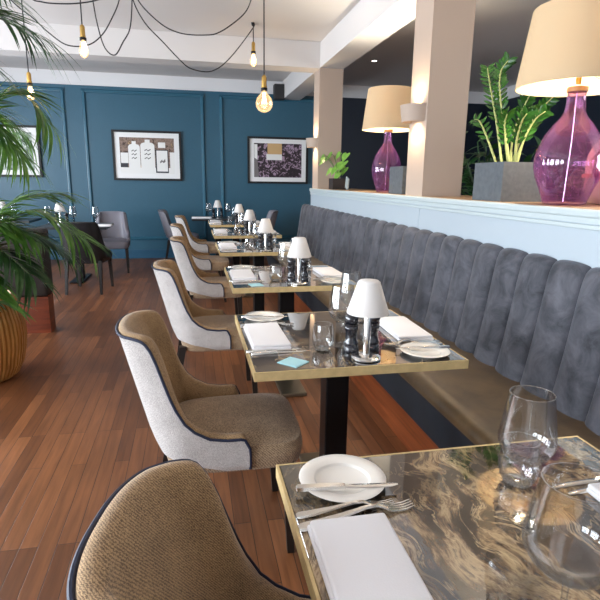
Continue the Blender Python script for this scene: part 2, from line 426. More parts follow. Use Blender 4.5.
k0 = math.ceil((Y0-OFF)/CH)
edges = [Y0]+[OFF+CH*k for k in range(k0, 60) if Y0+.03 < OFF+CH*k < Y1-.03]+[Y1]
for a, b in zip(edges, edges[1:]):
    for u in (0, .04, .1, .2, .35, .5, .65, .8, .9, .96): ylist.append((a+(b-a)*u, u))
ylist.append((Y1, 0.))
for y, u in ylist:
    bul = (max(0, 1-(2*u-1)**2))**.5 if 0 < u < 1 else 0
    r = []
    for j in range(NV):
        t = j/(NV-1); x, z = back_prof(t)
        amp = .042*min(1, t*14)*(1 if t < .66 else max(0, 1-(t-.66)/.22))
        zz = -.018*(1-bul)*(max(0, min(1, (t-.5)/.15)) if t < .85 else 0)
        r.append(bm.verts.new((min(1.6185, x+.020*(1-max(0, t-.6)/.4)-amp*bul), y, z+zz)))
    rows.append(r)
for a, b in zip(rows, rows[1:]):
    for j in range(NV-1): bm.faces.new((a[j], a[j+1], b[j+1], b[j]))
for r in (rows[0], rows[-1]):
    bm.faces.new(r)
obj('backrest', bm, 'velvet_grey', bq, smooth=True, angle=75)

# ------------------------------------------------------------------ tables
TW, TD, TH = .78, .78, .75
def make_table(name, mtop, medge, label, w=TW, d=TD, group=None):
    t = thing(name, label, 'table', group=group)
    bm = B(); rbox(bm, (0, 0, TH-.011), (w-.006, d-.006, .0216), .002, 1); obj('tabletop', bm, mtop, t)
    bm = B()
    for sx in (1, -1):
        box(bm, sx*w/2-.003, sx*w/2+.003, -d/2-.003, d/2+.003, TH-.033, TH-.0008)
        box(bm, -w/2+.003, w/2-.003, sx*d/2-.003, sx*d/2+.003, TH-.033, TH-.0008)
    box(bm, -w/2+.003, w/2-.003, -d/2+.003, d/2-.003, TH-.033, TH-.0225)
    obj('edge_band', bm, medge, t)
    bm = B(); rbox(bm, (0, 0, .37), (.1, .1, .69), .006, 2); rbox(bm, (0, 0, TH-.043), (.36, .36, .018), .004, 1); obj('pedestal', bm, 'black_metal', t)
    bm = B(); rbox(bm, (0, 0, .0125), (.17, .66, .025), .005, 2); obj('base_plate', bm, 'plate_metal' if medge == 'gold_edge' else 'black_metal', t)
    return t
ORD = ['nearest marbled table', 'second marbled table', 'third marbled table', 'fourth marbled table', 'fifth marbled table', 'farthest marbled table']
TABX = [.565, .585, .625, .635, .65, .66]
TABY = [.67, 2.04, 3.455, 5.02, 6.46, 7.95]
TP = Proto(make_table('restaurant_table', 'marbled_resin', 'gold_edge', ''))
tlab = ['gold-edged marbled table nearest the camera, its near end cut off by the frame',
        'second gold-edged marbled table from the camera, set for two with a pale blue card',
        'third gold-edged marbled table from the camera, beside the middle chair',
        'fourth gold-edged marbled table from the camera along the banquette',
        'fifth gold-edged marbled table from the camera along the banquette',
        'farthest gold-edged marbled table of the row, just before the dark table']
for i in range(6): TP.put((TABX[i], TABY[i], 0), 0, tlab[i], 'marbled tables along the banquette')

# ------------------------------------------------------------------ dining chairs
def interp(K, x):
    if x <= K[0][0]: return K[0][1]
    for (a, fa), (b, fb) in zip(K, K[1:]):
        if x <= b:
            t = (x-a)/(b-a); return fa+(fb-fa)*t
    return K[-1][1]
def make_chair(label, outer, inner, seatm, pipe):
    t = thing('dining_chair', label, 'chair')
    W = .25
    path = []                                                # plan of the wrap-round back, near arm to far arm
    xs = .178
    for k in range(12): path.append((xs-xs*k/12, -W))
    for k in range(65):
        a = -PI/2+PI*k/64; c, s_ = math.cos(a), math.sin(a)
        path.append((-.15*abs(c)**.78, W*math.copysign(abs(s_)**.78, s_)))
    for k in range(12): path.append((xs*(k+1)/12, W))
    P = [V((x, y, 0)) for x, y in path]; n = len(P)
    ZT = [(-.16, .862), (-.10, .861), (-.085, .857), (-.077, .845), (-.070, .82), (-.062, .76), (-.055, .69), (-.045, .63), (-.025, .572), (.0, .54), (.04, .513), (.1, .503), (.15, .503), (.166, .498), (.174, .486), (.178, .465)]
    def zt(i):
        x, y = path[i]
        z = interp(ZT, x)
        if x < -.09: z += .006*(1-min(1, (y/.22)**2))
        return z
    nr = []
    for i in range(n):
        d = (P[min(i+1, n-1)]-P[max(i-1, 0)]).normalized(); nr.append(V((-d.y, d.x, 0)))   # towards the inside?
    for i in range(n):
        if nr[i].dot(V((.05, 0, 0))-P[i]) < 0: nr[i] = -nr[i]
    def lean(i, z):
        x, y = path[i]; b = max(0, min(1, (.03-x)/.15)); h = max(0, z-.42)
        return V((-.26*h*b, -y*.33*h*b, 0))
    T = .05
    z0 = lambda i: .382+.05*max(0, min(1, (.1-path[i][0])/.2))
    def pt(i, z, ins): return P[i]+nr[i]*ins+lean(i, z)+V((0, 0, z))
    # outer upholstery
    bm = B(); rows = []; NVv = 10
    for i in range(n):
        zz = zt(i); r = []
        r.append(bm.verts.new(pt(i, z0(i), .03)))
        for j in range(NVv+1):
            z = z0(i)+(zz-z0(i))*j/NVv
            r.append(bm.verts.new(pt(i, z, 0.010*(1-min(1, j/1.5)))))
        r.append(bm.verts.new(pt(i, zz-.004, T*.5)))
        r.append(bm.verts.new(pt(i, z0(i), T*.55)))
        rows.append(r)
    m_ = len(rows[0])
    for a, b in zip(rows, rows[1:]):
        for j in range(m_): bm.faces.new((a[j], a[(j+1) % m_], b[(j+1) % m_], b[j]))
    bm.faces.new(rows[0]); bm.faces.new(rows[-1][::-1])
    obj('outer_back', bm, outer, t, smooth=True, angle=50)
    # inner padding with rolled rim
    bm = B(); rows = []
    for i in range(n):
        zz = zt(i); r = []
        r.append(bm.verts.new(pt(i, zz-.01, .006)))
        for k in range(6):
            a = PI*k/5; r.append(bm.verts.new(pt(i, zz+.013*math.sin(a), T*.5-(T*.5-.004)*math.cos(a))))
        for j in range(1, 9):
            z = zz-(zz-.43)*j/8
            puff = .012*math.sin(PI*min(1, j/8))
            r.append(bm.verts.new(pt(i, z, T+puff)))
        r.append(bm.verts.new(pt(i, .43, T*.6)))
        rows.append(r)
    m_ = len(rows[0])
    for a, b in zip(rows, rows[1:]):
        for j in range(m_-1): bm.faces.new((a[j], a[j+1], b[j+1], b[j]))
    for q in (rows[0], rows[-1]): bm.faces.new(q)
    obj('backrest', bm, inner, t, smooth=True, angle=60)
    # piping round the rim and down the arm fronts
    pts = []
    for z in (z0(0)+.004, .41, .44): pts.append(pt(0, z, .004)+V((.003, 0, 0)))
    for i in range(n): pts.append(pt(i, zt(i)+.001, -.001)+V((.002 if i in (0, n-1) else 0, 0, 0)))
    for z in (.44, .41, z0(n-1)+.004): pts.append(pt(n-1, z, .004)+V((.003, 0, 0)))
    bm = B(); tube(bm, pts, .0052, 8); obj('piping', bm, pipe, t, smooth=True)
    # seat
    b2 = B(); cen_box(b2, (0, 0, 0), (.50, .48, .12))
    bmesh.ops.subdivide_edges(b2, edges=b2.edges[:], cuts=7, use_grid_fill=True)
    for v in b2.verts:
        x, y, z = v.co; u, w_ = x/.25, y/.24
        k = 8.; f = 1/max(1e-6, (abs(u)**k+abs(w_)**k)**(1/k))*max(abs(u), abs(w_)) if (abs(u)+abs(w_)) > 0 else 1
        kx = 6.; g = max(abs(u), abs(w_))
        edge = max(0, (g-.78)/.22)
        v.co.x = x*f-.012*edge*abs(z/.06)*math.copysign(1, u)*(abs(u) > .7); v.co.y = y*f*(1-.05*max(0, -u))-.012*edge*abs(z/.06)*math.copysign(1, w_)*(abs(w_) > .7)
        if z > .05: v.co.z = z+.018*(1-u*u)*(1-w_*w_)-.022*edge**2
        if u > .9: v.co.x += .008*(1-w_*w_)
    b2.transform(Matrix.Translation((.135, 0, .425)))
    o = obj('seat', b2, seatm, t, smooth=True, angle=180)
    ms = o.modifiers.new('s', 'SUBSURF'); ms.levels = 1; ms.render_levels = 1
    for sx, sy in ((1, -1), (1, 1), (-1, -1), (-1, 1)):
        bm = B(); top = V((.32 if sx > 0 else -.10, sy*.195, .40)); bot = V((.335 if sx > 0 else -.17, sy*.205, 0))
        M = []
        for p, h in ((top, .021), (bot, .013)):
            M.append([bm.verts.new(p+V((a*h, b*h, 0))) for a, b in ((-1, -1), (1, -1), (1, 1), (-1, 1))])
        for k in range(4): bm.faces.new((M[0][k], M[0][(k+1) % 4], M[1][(k+1) % 4], M[1][k]))
        bm.faces.new(M[0][::-1]); bm.faces.new(M[1]); obj('leg', bm, 'wood_black', t)
    return t
CP = Proto(make_chair('', 'tweed_grey', 'tweed_tan', 'tweed_seat', 'piping_navy'))
clab = ['tan tweed chair nearest the camera, only its curved back showing at the bottom edge',
        'tan and grey tweed chair with navy piping at the second table, fully in view',
        'tan and grey tweed chair at the third table, behind the fully visible chair',
        'tan and grey tweed chair at the fourth table from the camera',
        'tan and grey tweed chair at the fifth table, mostly hidden by the chair before it',
        'tan and grey tweed chair at the farthest marbled table, by the dark table']
CHX = [.105, 0., .03, .08, .035, .05]; CHY = [.69, 1.91, 3.27, 4.72, 6.15, 7.6]; CHR = [-.21, -.01, 0., .0, -.03, -.02]
for i in range(6): CP.put((CHX[i], CHY[i], 0), CHR[i], clab[i], 'tweed chairs facing the banquette')

# ------------------------------------------------------------------ tableware prototypes
def lathe_thing(name, prof, m, cat, seg=32):
    bm = B(); lathe(bm, prof, seg=seg); return tag(obj(name, bm, m, smooth=True, angle=50), '', cat)
def shell_prof(outer, th):
    """closed wall profile of an open vessel from its outer curve (bottom centre first)"""
    o = list(outer); inn = [(max(0, r-th), z+(th if r < .6*max(q[0] for q in o) else th*.3)) for r, z in o]
    inn[-1] = (o[-1][0]-th, o[-1][1])
    return o+inn[::-1]
wine = thing('wine_glass', '', 'wine glass')
bm = B(); lathe(bm, shell_prof([(0, .092), (.014, .0935), (.030, .101), (.044, .116), (.0525, .134), (.0545, .145), (.053, .158), (.0485, .190), (.0445, .217), (.041, .24)], .0011), seg=40); wb = obj('bowl', bm, 'clear_glass', wine, smooth=True)
def ring(bm, R_, z, rr, seg=48): tube(bm, [(R_*math.cos(2*PI*k/seg), R_*math.sin(2*PI*k/seg), z) for k in range(seg+1)], rr, 6, caps=False)
bm = B(); ring(bm, .0404, .240, .0011); obj('lip', bm, 'lip_glass', wb, smooth=True)
bm = B(); lathe(bm, [(0, .0005), (.040, .0005), (.0405, .0018), (.03, .0032), (.014, .006), (.0065, .012), (.0042, .024), (.0038, .06), (.0045, .082), (.008, .0905), (.0, .0925)], seg=32); obj('stem_and_foot', bm, 'clear_glass', wine, smooth=True)
WG = Proto(wine)
tumb = thing('water_tumbler', '', 'glass')
bm = B(); lathe(bm, shell_prof([(0, .0008), (.022, .0008), (.030, .003), (.038, .018), (.0425, .038), (.0425, .056), (.039, .082), (.0355, .102)], .0016), seg=40); obj('body', bm, 'clear_glass', tumb, smooth=True)
bm = B(); lathe(bm, [(0, .003), (.024, .003), (.03, .006), (.026, .0085), (0, .007)], seg=32); obj('thick_base', bm, 'lip_glass', tumb, smooth=True)
bm = B(); ring(bm, .0347, .102, .0012); obj('lip', bm, 'lip_glass', tumb, smooth=True)
TU = Proto(tumb)
#( shell_prof([(0, .0008), (.022, .0008), (.030, .003), (.038, .018), (.0425, .038), (.0425, .056), (.039, .082), (.0355, .102)], .0016), 'clear_glass', 'glass', 40))
PL = Proto(lathe_thing('side_plate', [(0, .002), (.05, .002), (.052, .0003), (.056, .0003), (.059, .004), (.075, .0085), (.0915, .0125), (.093, .014), (.0915, .0152), (.074, .0128), (.0615, .0115), (.0595, .0108), (.0575, .0065), (.055, .0052), (0, .0048)], 'china', 'plate', 48))
lamp = thing('table_lamp', '', 'lamp')
bm = B(); lathe(bm, [(0, 0), (.05, 0), (.054, .003), (.054, .007), (.05, .011), (.035, .015), (.018, .019), (0, .019)], seg=40); obj('base', bm, 'chrome', lamp, smooth=True)
bm = B(); lathe(bm, [(0, .018), (.0125, .018), (.0125, .175), (.009, .18), (.009, .24), (0, .24)], seg=24); obj('stem', bm, 'chrome', lamp, smooth=True)
bm = B(); lathe(bm, [(.0755, .174), (.075, .172), (.073, .174), (.037, .281), (.032, .287), (.0, .2885), (0, .291), (.033, .2905), (.0395, .285)], seg=40, closed=True); obj('lamp_shade', bm, 'white_shade', lamp, smooth=True)
LP = Proto(lamp)
mill = thing('pepper_mill', '', 'mill')
bm = B(); lathe(bm, [(0, 0), (.027, 0), (.0285, .004), (.028, .022), (.0235, .028), (.0275, .033), (.0275, .040), (.023, .048), (.0205, .066), (.0225, .084), (.027, .092), (.027, .098), (.0235, .103), (.0265, .107), (.0265, .112), (0, .113)], seg=28); obj('body', bm, 'mill_lacquer', mill, smooth=True)
bm = B(); lathe(bm, [(0, .113), (.021, .114), (.026, .119), (.027, .130), (.0245, .142), (.018, .149), (.0155, .151), (0, .151)], seg=28); obj('head', bm, 'mill_lacquer', mill, smooth=True)
bm = B(); lathe(bm, [(0, .151), (.007, .151), (.0085, .154), (.0085, .159), (.005, .163), (0, .164)], seg=16); obj('knob', bm, 'chrome', mill, smooth=True)
ML = Proto(mill)
bm = B()
for k, (dx, dy, sx, sy) in enumerate(((0, 0, .150, .325), (.002, -.001, .146, .318))):
    rbox(bm, (dx, dy, .0062+.0105*k), (sx, sy, .0118), .0056, 4)
bm.verts.ensure_lookup_table()
for v in bm.verts:
    u, w_ = v.co.x/.075, v.co.y/.163
    if v.co.z > .008: v.co.z += .006*max(0, 1-u*u)*max(0, 1-w_**4)
NP = Proto(tag(obj('napkin', bm, 'napkin_cloth', smooth=True, angle=60), '', 'napkin'))
def blade_strip(bm, pts):
    """pts: (x, halfwidth_lo, halfwidth_hi, z, thick); a flat forged strip along x"""
    R = []
    for x, a, b, z, th in pts:
        R.append([bm.verts.new((x, -a, z)), bm.verts.new((x, b, z)), bm.verts.new((x, b*.8, z+th)), bm.verts.new((x, -a*.8, z+th))])
    for p, q in zip(R, R[1:]):
        for k in range(4): bm.faces.new((p[k], p[(k+1) % 4], q[(k+1) % 4], q[k]))
    bm.faces.new(R[0][::-1]); bm.faces.new(R[-1])
fork = thing('fork', '', 'fork')
bm = B(); blade_strip(bm, [(0, .006, .006, .001, .003), (.006, .0092, .0092, .001, .004), (.03, .0085, .0085, .002, .0042), (.075, .005, .005, .007, .004), (.115, .0032, .0032, .013, .0036), (.135, .0034, .0034, .013, .003), (.146, .008, .008, .009, .0022), (.153, .0105, .0105, .006, .002)]); obj('handle', bm, 'steel', fork, smooth=True, angle=60)
bm = B()
for y in (-.0088, -.0029, .0029, .0088):
    blade_strip(bm, [(.151+0*y, .0018-0*y, .0018, .0065, .0018), (.0, 0, 0, 0, 0)][:1]+[(.151, .0019, .0019, .0062, .0019), (.17, .0018, .0018, .002, .0018), (.185, .0015, .0015, .002, .0016), (.2, .0007, .0007, .0055, .001)])
    for v in bm.verts:
        if not v.tag: v.co.y += y; v.tag = True
obj('tines', bm, 'steel', fork, smooth=True, angle=60)
FK = Proto(fork)
knife = thing('knife', '', 'knife')
bm = B(); blade_strip(bm, [(0, .005, .005, .0005, .006), (.004, .009, .009, 0.0003, .0076), (.05, .0085, .0085, .0005, .007), (.098, .0062, .0062, .001, .006), (.102, .007, .007, .001, .005)]); obj('handle', bm, 'steel', knife, smooth=True, angle=60)
bm = B(); blade_strip(bm, [(.101, .0055, .0055, .0018, .0026), (.12, .0085, .0062, .0018, .002), (.175, .0095, .0062, .0012, .0016), (.2, .0075, .006, .001, .0014), (.214, .002, .005, .0008, .001)]); obj('blade', bm, 'steel', knife, smooth=True, angle=60)
KN = Proto(knife)
card = Proto(None)
bm = B(); cen_box(bm, (0, 0, .0012), (.078, .085, .0015)); cen_box(bm, (.002, .001, .0027), (.074, .083, .0008))
CD = Proto(tag(obj('card', bm, 'card_paper'), '', 'card'))

def setting(i, side, real):
    """a place setting; side 0 = chair side, 1 = banquette side (turned by 180 degrees)"""
    cx, cy = TABX[i], TABY[i]; sg = 1 if side == 0 else -1; rz = 0 if side == 0 else PI
    sn = 'chair side' if side == 0 else 'banquette side'; tn = ORD[i]
    P_ = lambda x, y, z=TH: (cx+sg*x, cy+sg*y, z)
    jit = random.uniform(-.03, .03)
    NP.put(P_(-.30, -.01 if i else -.005), rz+jit, 'folded white napkin on the %s of the %s' % (sn, tn), 'folded napkins on the marbled tables')
    PL.put(P_(-.265, .295), 0, 'white side plate on the %s of the %s' % (sn, tn), 'side plates on the marbled tables')
    KN.put(P_(-.372, .285-(.02 if i == 0 else .0), TH+.0136), rz-.08+jit, 'butter knife across the plate on the %s of the %s' % (sn, tn), 'butter knives on the side plates')
    for k, (xx, yy, rr) in enumerate(((-.385, .197, .03), (-.388, .160, .13) if i == 0 else (-.388, .166, .05))):
        fk = FK.put(P_(xx, yy), rz+rr, 'fork %s on the %s of the %s' % ('nearest the side plate' if k == 0 else 'nearest the napkin', sn, tn), 'forks on the marbled tables'); fk.scale = (1.2, 1.2, 1.2) if k else (1, 1, 1)
    for k, (xx, yy) in enumerate(((-.40, -.178), (-.385, -.205))):
        KN.put(P_(xx, yy), rz+.05, 'table knife %s on the %s of the %s' % ('beside the napkin' if k == 0 else 'outermost from the napkin', sn, tn), 'table knives beside the napkins')
for i in range(6):
    setting(i, 0, i < 4); setting(i, 1, i < 4)
    cx, cy = TABX[i], TABY[i]; tn = ORD[i]
    q = lambda x, y: (cx+x, cy+y, TH)
    j = lambda: random.uniform(-.012, .012)*(i > 1)
    if i == 0:
        WG.put((.628, .822, TH), 0, 'tall wine glass standing by the far end of the nearest marbled table', 'wine glasses')
        bg = WG.put((.503, .54, TH), .3, 'large balloon wine glass in the bottom right corner on the nearest marbled table', 'wine glasses'); bg.scale = (1.2, 1.2, 1.)
        TU.put((.672, .895, TH), 0, 'stemless tumbler just behind the wine glass on the nearest marbled table', 'tumblers')
        continue
    WG.put(q(-.02+j(), -.146+j()), 0, 'wine glass on the chair side of the %s' % tn, 'wine glasses')
    WG.put(q(.10+j(), .13+j()), 0, 'wine glass on the banquette side of the %s' % tn, 'wine glasses')
    TU.put(q(-.105+j(), -.19+j()), 0, 'tumbler on the chair side of the %s' % tn, 'tumblers')
    TU.put(q(.16+j(), .185+j()), 0, 'tumbler on the banquette side of the %s' % tn, 'tumblers')
    LP.put(q(.025, -.315), 0, 'small chrome lamp with white cone shade on the %s' % tn, 'small white-shaded table lamps')
    ML.put(q(-.008, -.232), 0, 'dark turned pepper mill left of the lamp on the %s' % tn, 'dark mills beside the small lamps')
    ML.put(q(.078, -.228), 0, 'dark turned pepper mill right of the lamp on the %s' % tn, 'dark mills beside the small lamps')
    if i in (1, 2): CD.put((cx-.245, cy-.315, TH), .75 if i == 1 else .2, 'pale blue card lying near the front edge of the %s' % tn, 'pale blue cards')

# ------------------------------------------------------------------ far dark table and chairs against the blue wall
DT = Proto(make_table('dining_table', 'leather_black', 'leather_black', '', .86, .7))
DT.put((.45, 9.03, 0), 0, 'dark table laid with lamp and napkin against the blue wall between pictures')
DT.put((-1.52, 7.62, 0), 0, 'dark table behind the black chair on the left of the room')
DT.put((-2.75, 8.7, 0), 0, 'dark table far left under the picture half hidden by palm leaves')
DC = Proto(make_chair('', 'leather_grey', 'leather_grey', 'leather_grey', 'leather_black'))
DC.put((-.26, 9.05, 0), 0, 'dark grey chair on the left of the far dark table')
DC.put((1.2, 8.95, 0), PI, 'dark grey chair on the right of the far dark table')
BC = Proto(make_chair('', 'leather_black', 'leather_black', 'leather_black', 'leather_black'))
BC.put((-1.27, 6.74, 0), PI/2-.12, 'black leather chair seen from behind at the left table')
DC.put((-1.17, 8.36, 0), -PI/2+.1, 'grey chair facing the camera behind the right end of the left table')
for (x, y, w) in ((.45, 8.98, 'far dark table against the blue wall'), (-2.75, 8.62, 'dark table at the far left'), (-1.75, 7.75, 'left table behind the black chair')):
    LP.put((x, y, TH), 0, 'small white-shaded lamp on the %s' % w, 'small white-shaded table lamps')
    for s_, n_ in ((-.055, 'left'), (.055, 'right')):
        ML.put((x+s_*1.2, y+.075, TH), 0, 'dark mill %s of the lamp on the %s' % (n_, w), 'dark mills beside the small lamps')
    WG.put((x-.15, y-.02, TH), 0, 'wine glass left of the lamp on the %s' % w, 'wine glasses')
    WG.put((x+.17, y-.03, TH), 0, 'wine glass right of the lamp on the %s' % w, 'wine glasses')
NP.put((.18, 8.86, TH), PI/2, 'folded white napkin on the left end of the far dark table')
NP.put((-1.2, 7.42, TH), PI/2, 'folded white napkin on the right corner of the left table')
WG.put((-1.28, 7.68, TH), 0, 'wine glass standing alone near the right end of the left table', 'wine glasses')

# ------------------------------------------------------------------ pictures
def picture(x0, x1, z0, z1, label):
    t = thing('framed_picture', label, 'picture', ((x0+x1)/2, YB, z0)); w, h = (x1-x0)/2, z1-z0
    bm = B(); f = .035
    for a in (-w, w-f): box(bm, a, a+f, -.045, 0, 0, h)
    box(bm, -w+f, w-f, -.045, 0, 0, f); box(bm, -w+f, w-f, -.045, 0, h-f, h); obj('frame', bm, 'frame_black', t)
    bm = B(); box(bm, -w+f, w-f, -.022, 0, f, h-f); obj('mount', bm, 'mount_white', t)
    return t, w, h
def poly(bm, pts, y, mi=0):
    f = bm.faces.new([bm.verts.new((x, y, z)) for x, z in pts]); f.material_index = mi
def quad(bm, x0, x1, z0, z1, y, mi=0): poly(bm, [(x0, z0), (x1, z0), (x1, z1), (x0, z1)], y, mi)
t, w, h = picture(-1.25, -.12, 1.345, 2.165, 'black-framed photograph of white bottles on the blue wall')
bm = B(); pw, p0, p1 = w-.12, .115, h-.115
quad(bm, -pw, pw, p0, p1, -.0224, 0); quad(bm, -pw, pw, p0, p0+.1, -.0226, 4)
def bottle(bm, xc, hw, z0, z1, y, mi=1):
    sh = z1-.09
    poly(bm, [(xc-hw, z0), (xc+hw, z0), (xc+hw, sh), (xc+hw*.8, sh+.03), (xc+hw*.35, sh+.045), (xc+hw*.35, z1), (xc-hw*.35, z1), (xc-hw*.35, sh+.045), (xc-hw*.8, sh+.03), (xc-hw, sh)], y, mi)
    for k in range(3):
        zz = z0+(z1-z0)*(.42+.12*k)
        poly(bm, [(xc-hw*.45, zz), (xc-hw*.1, zz+.02), (xc+hw*.05, zz-.005), (xc+hw*.45, zz+.022), (xc+hw*.4, zz+.034), (xc+hw*.05, zz+.01), (xc-hw*.12, zz+.034), (xc-hw*.45, zz+.014)], y-.0003, 2)
quad(bm, -pw, -pw+.12, p0+.1, p0+.2, -.0228, 2); quad(bm, -pw+.01, -pw+.13, p0+.17, p0+.34, -.0230, 1)
bottle(bm, -.215, .095, p0+.03, p1-.06, -.0234); bottle(bm, .005, .115, p0+.01, p1-.03, -.0238)
quad(bm, .13, .345, p0+.015, p0+.40, -.0234, 2); quad(bm, .15, .33, p0+.04, p0+.385, -.0236, 1)
poly(bm, [(.2, p0+.2), (.24, p0+.24), (.25, p0+.21), (.29, p0+.25), (.295, p0+.2), (.26, p0+.18), (.24, p0+.2), (.21, p0+.175)], -.0239, 3)
quad(bm, .18, .3, p0+.43, p0+.52, -.0232, 1); quad(bm, .37, pw, p0+.01, p0+.36, -.0232, 1)
obj('print', bm, ['print_bokeh', 'print_pale', 'print_dark', 'print_grey', 'print_pale'], t, recalc=False)
t, w, h = picture(1.02, 2.11, 1.32, 2.125, 'black-framed dark floral photograph on the blue wall beside the far pillar')
bm = B(); pw, p0, p1 = w-.115, .11, h-.11
quad(bm, -pw, pw, p0, p1, -.0224, 0)
quad(bm, -pw+.24, -pw+.5, p0+.36, p1, -.0227, 1); quad(bm, -pw+.22, -pw+.5, p0+.3, p0+.4, -.0229, 3); quad(bm, -pw+.005, -pw+.06, p0+.3, p1-.02, -.0227, 3)
poly(bm, [(-pw, p0), (-pw+.09, p0), (-pw+.06, p0+.3), (-pw, p0+.34)], -.0229, 2)
obj('print', bm, ['print_flowers', 'print_tan', 'print_grey', 'print_pale'], t, recalc=False)
t, w, h = picture(-3.5, -2.37, 1.375, 2.19, 'black-framed pale picture at the far left behind palm leaves')
bm = B(); pw = w-.115
quad(bm, -pw, pw, .11, h-.11, -.0224, 0); obj('print', bm, 'print_leafy', t, recalc=False)

# loudspeaker near the ceiling
t = thing('loudspeaker', 'small black loudspeaker mounted high on the back wall', 'speaker', (1.56, YB, 2.73))
bm = B(); rbox(bm, (0, -.14, .125), (.185, .16, .25), .012, 2); obj('cabinet', bm, 'speaker_black', t)
bm = B(); rbox(bm, (0, -.222, .125), (.165, .008, .23), .003, 1); obj('grille', bm, 'cable_black', t)
bm = B(); box(bm, -.03, .03, -.06, 0, .09, .16); obj('bracket', bm, 'black_metal', t)

# ------------------------------------------------------------------ wall lights on the pillars
def sconce(x, y, z, label):
    t = thing('wall_light', label, 'wall light', (x, y, z), 0, 'half-round wall lights on the pillars')
    n = 20; bm = B(); R = []
    for rr, zz in ((.115, -.055), (.13, .06), (.122, .06), (.107, -.055)):
        R.append([bm.verts.new((-rr*math.sin(PI*k/n), -rr*1.05*math.cos(PI*k/n), zz)) for k in range(n+1)])
    for a, b in ((0, 1), (1, 2), (2, 3), (3, 0)):
        for k in range(n): bm.faces.new((R[a][k], R[a][k+1], R[b][k+1], R[b][k]))
    obj('shade', bm, 'taupe_paint', t, smooth=True)
    bm = B(); box(bm, -.02, 0, -.05, .05, -.045, .045); obj('back_plate', bm, 'taupe_paint', t)
    bm = B(); lathe(bm, [(0, -.03), (.018, -.024), (.024, 0), (.018, .024), (0, .03)], c=(-.05, 0, 0), seg=16); obj('bulb', bm, 'warm_bulb', t, smooth=True)
    for s_ in (1, -1):
        L = bpy.data.lights.new('wall_light_glow', 'SPOT'); L.energy = 15; L.color = (1, .74, .45); L.spot_size = 2.5; L.spot_blend = .6; L.shadow_soft_size = .03
        o = bpy.data.objects.new('wall_light_glow', L); C.objects.link(o); o.location = (x-.055, y, z+.05*s_); o.rotation_euler = (PI if s_ > 0 else 0, 0, 0)
sconce(1.64, 3.74, 1.86, 'half-round wall light on the near pillar')
sconce(1.64, 6.96, 1.86, 'half-round wall light on the far pillar beside the floral picture')

# ------------------------------------------------------------------ ledge lamps
def glass_lamp(x, y, sc, label, rs=1.):
    t = thing('glass_lamp', label, 'lamp', (x, y, 1.2806), .3, 'purple glass lamps on the partition ledge')
    out = [(0, .002), (.088, .002), (.098, .006), (.106, .03), (.124, .08), (.146, .13), (.158, .18), (.159, .215), (.149, .265), (.124, .325), (.088, .378), (.056, .415), (.045, .44), (.042, .49), (.042, .525)]
    inn = [(.0385, .525), (.0385, .49), (.041, .44), (.052, .413), (.084, .375), (.120, .322), (.145, .263), (.155, .215), (.154, .18), (.142, .131), (.120, .082), (.102, .034), (.09, .014), (0, .012)]
    z_ = lambda p: [(r*rs, z*sc) for r, z in p]
    bm = B(); lathe(bm, z_(out+inn), seg=48); obj('glass_base', bm, 'purple_glass', t, smooth=True)
    bm = B(); lathe(bm, z_([(0, .525), (.045, .525), (.046, .53), (.046, .546), (.03, .552), (0, .552)]), seg=32); obj('neck_cap', bm, 'lamp_wood_cap', t, smooth=True)
    bm = B(); lathe(bm, z_([(0, .56), (.012, .56), (.012, .63), (.02, .632), (.02, .68), (0, .68)]), seg=20)
    for a in range(3): tube(bm, [(0, 0, .625*sc), (.15*rs*math.cos(2.1*a), .15*rs*math.sin(2.1*a), .60*sc), (.266*rs*math.cos(2.1*a), .266*rs*math.sin(2.1*a), .585*sc)], .0025, 6)
    obj('lamp_holder', bm, 'brass', t, smooth=True)
    bm = B(); lathe(bm, z_([(0, .66), (.02, .665), (.032, .70), (.03, .725), (.015, .745), (0, .748)]), seg=20); obj('bulb', bm, 'warm_bulb', t, smooth=True)
    bm = B(); lathe(bm, z_([(.278, .545), (.276, .543), (.274, .545), (.226, .885), (.228, .888), (.230, .885)]), seg=64, closed=True); obj('lamp_shade', bm, 'linen_shade', t, smooth=True)
    bm = B(); tube(bm, [(0, 0, .53*sc), (.004, 0, .3*sc), (-.004, .002, .016)], .004, 8); obj('flex', bm, 'chrome', t, smooth=True)
    L = bpy.data.lights.new('lamp_glow', 'POINT'); L.energy = 80; L.color = (1, .89, .70); L.shadow_soft_size = .05
    o = bpy.data.objects.new('lamp_glow', L); C.objects.link(o); o.location = (x, y, 1.28+.74*sc)
glass_lamp(1.81, 2.31, 1., 'purple glass lamp with linen shade on the ledge, the near one at right')
glass_lamp(1.80, 4.75, 1.03, 'purple glass lamp with linen shade on the ledge, behind the near pillar', .86)

# ------------------------------------------------------------------ plants
def leaf(bm, p, d, n, L, W, curl=.15, k=4, mi=0, fold=.15):
    """an elongated leaf from p along d, with face normal n"""
    d = d.normalized(); s = d.cross(n).normalized(); n = s.cross(d).normalized()
    rows = []
    for i in range(k+1):
        t = i/k; w = W*math.sin(PI*min(1, .08+.92*t))**.8 if 0 < i < k else (W*.12 if i == 0 else 0)
        c = p+d*L*t-n*curl*L*t*t
        if i == k: rows.append([bm.verts.new(c)])
        else: rows.append([bm.verts.new(c+s*w+n*w*fold), bm.verts.new(c), bm.verts.new(c-s*w+n*w*fold)])
    for a, b in zip(rows, rows[1:]):
        if len(b) == 1:
            f = [bm.faces.new((a[0], a[1], b[0])), bm.faces.new((a[1], a[2], b[0]))]
        else: f = [bm.faces.new((a[0], a[1], b[1], b[0])), bm.faces.new((a[1], a[2], b[2], b[1]))]
        for q in f: q.material_index = mi
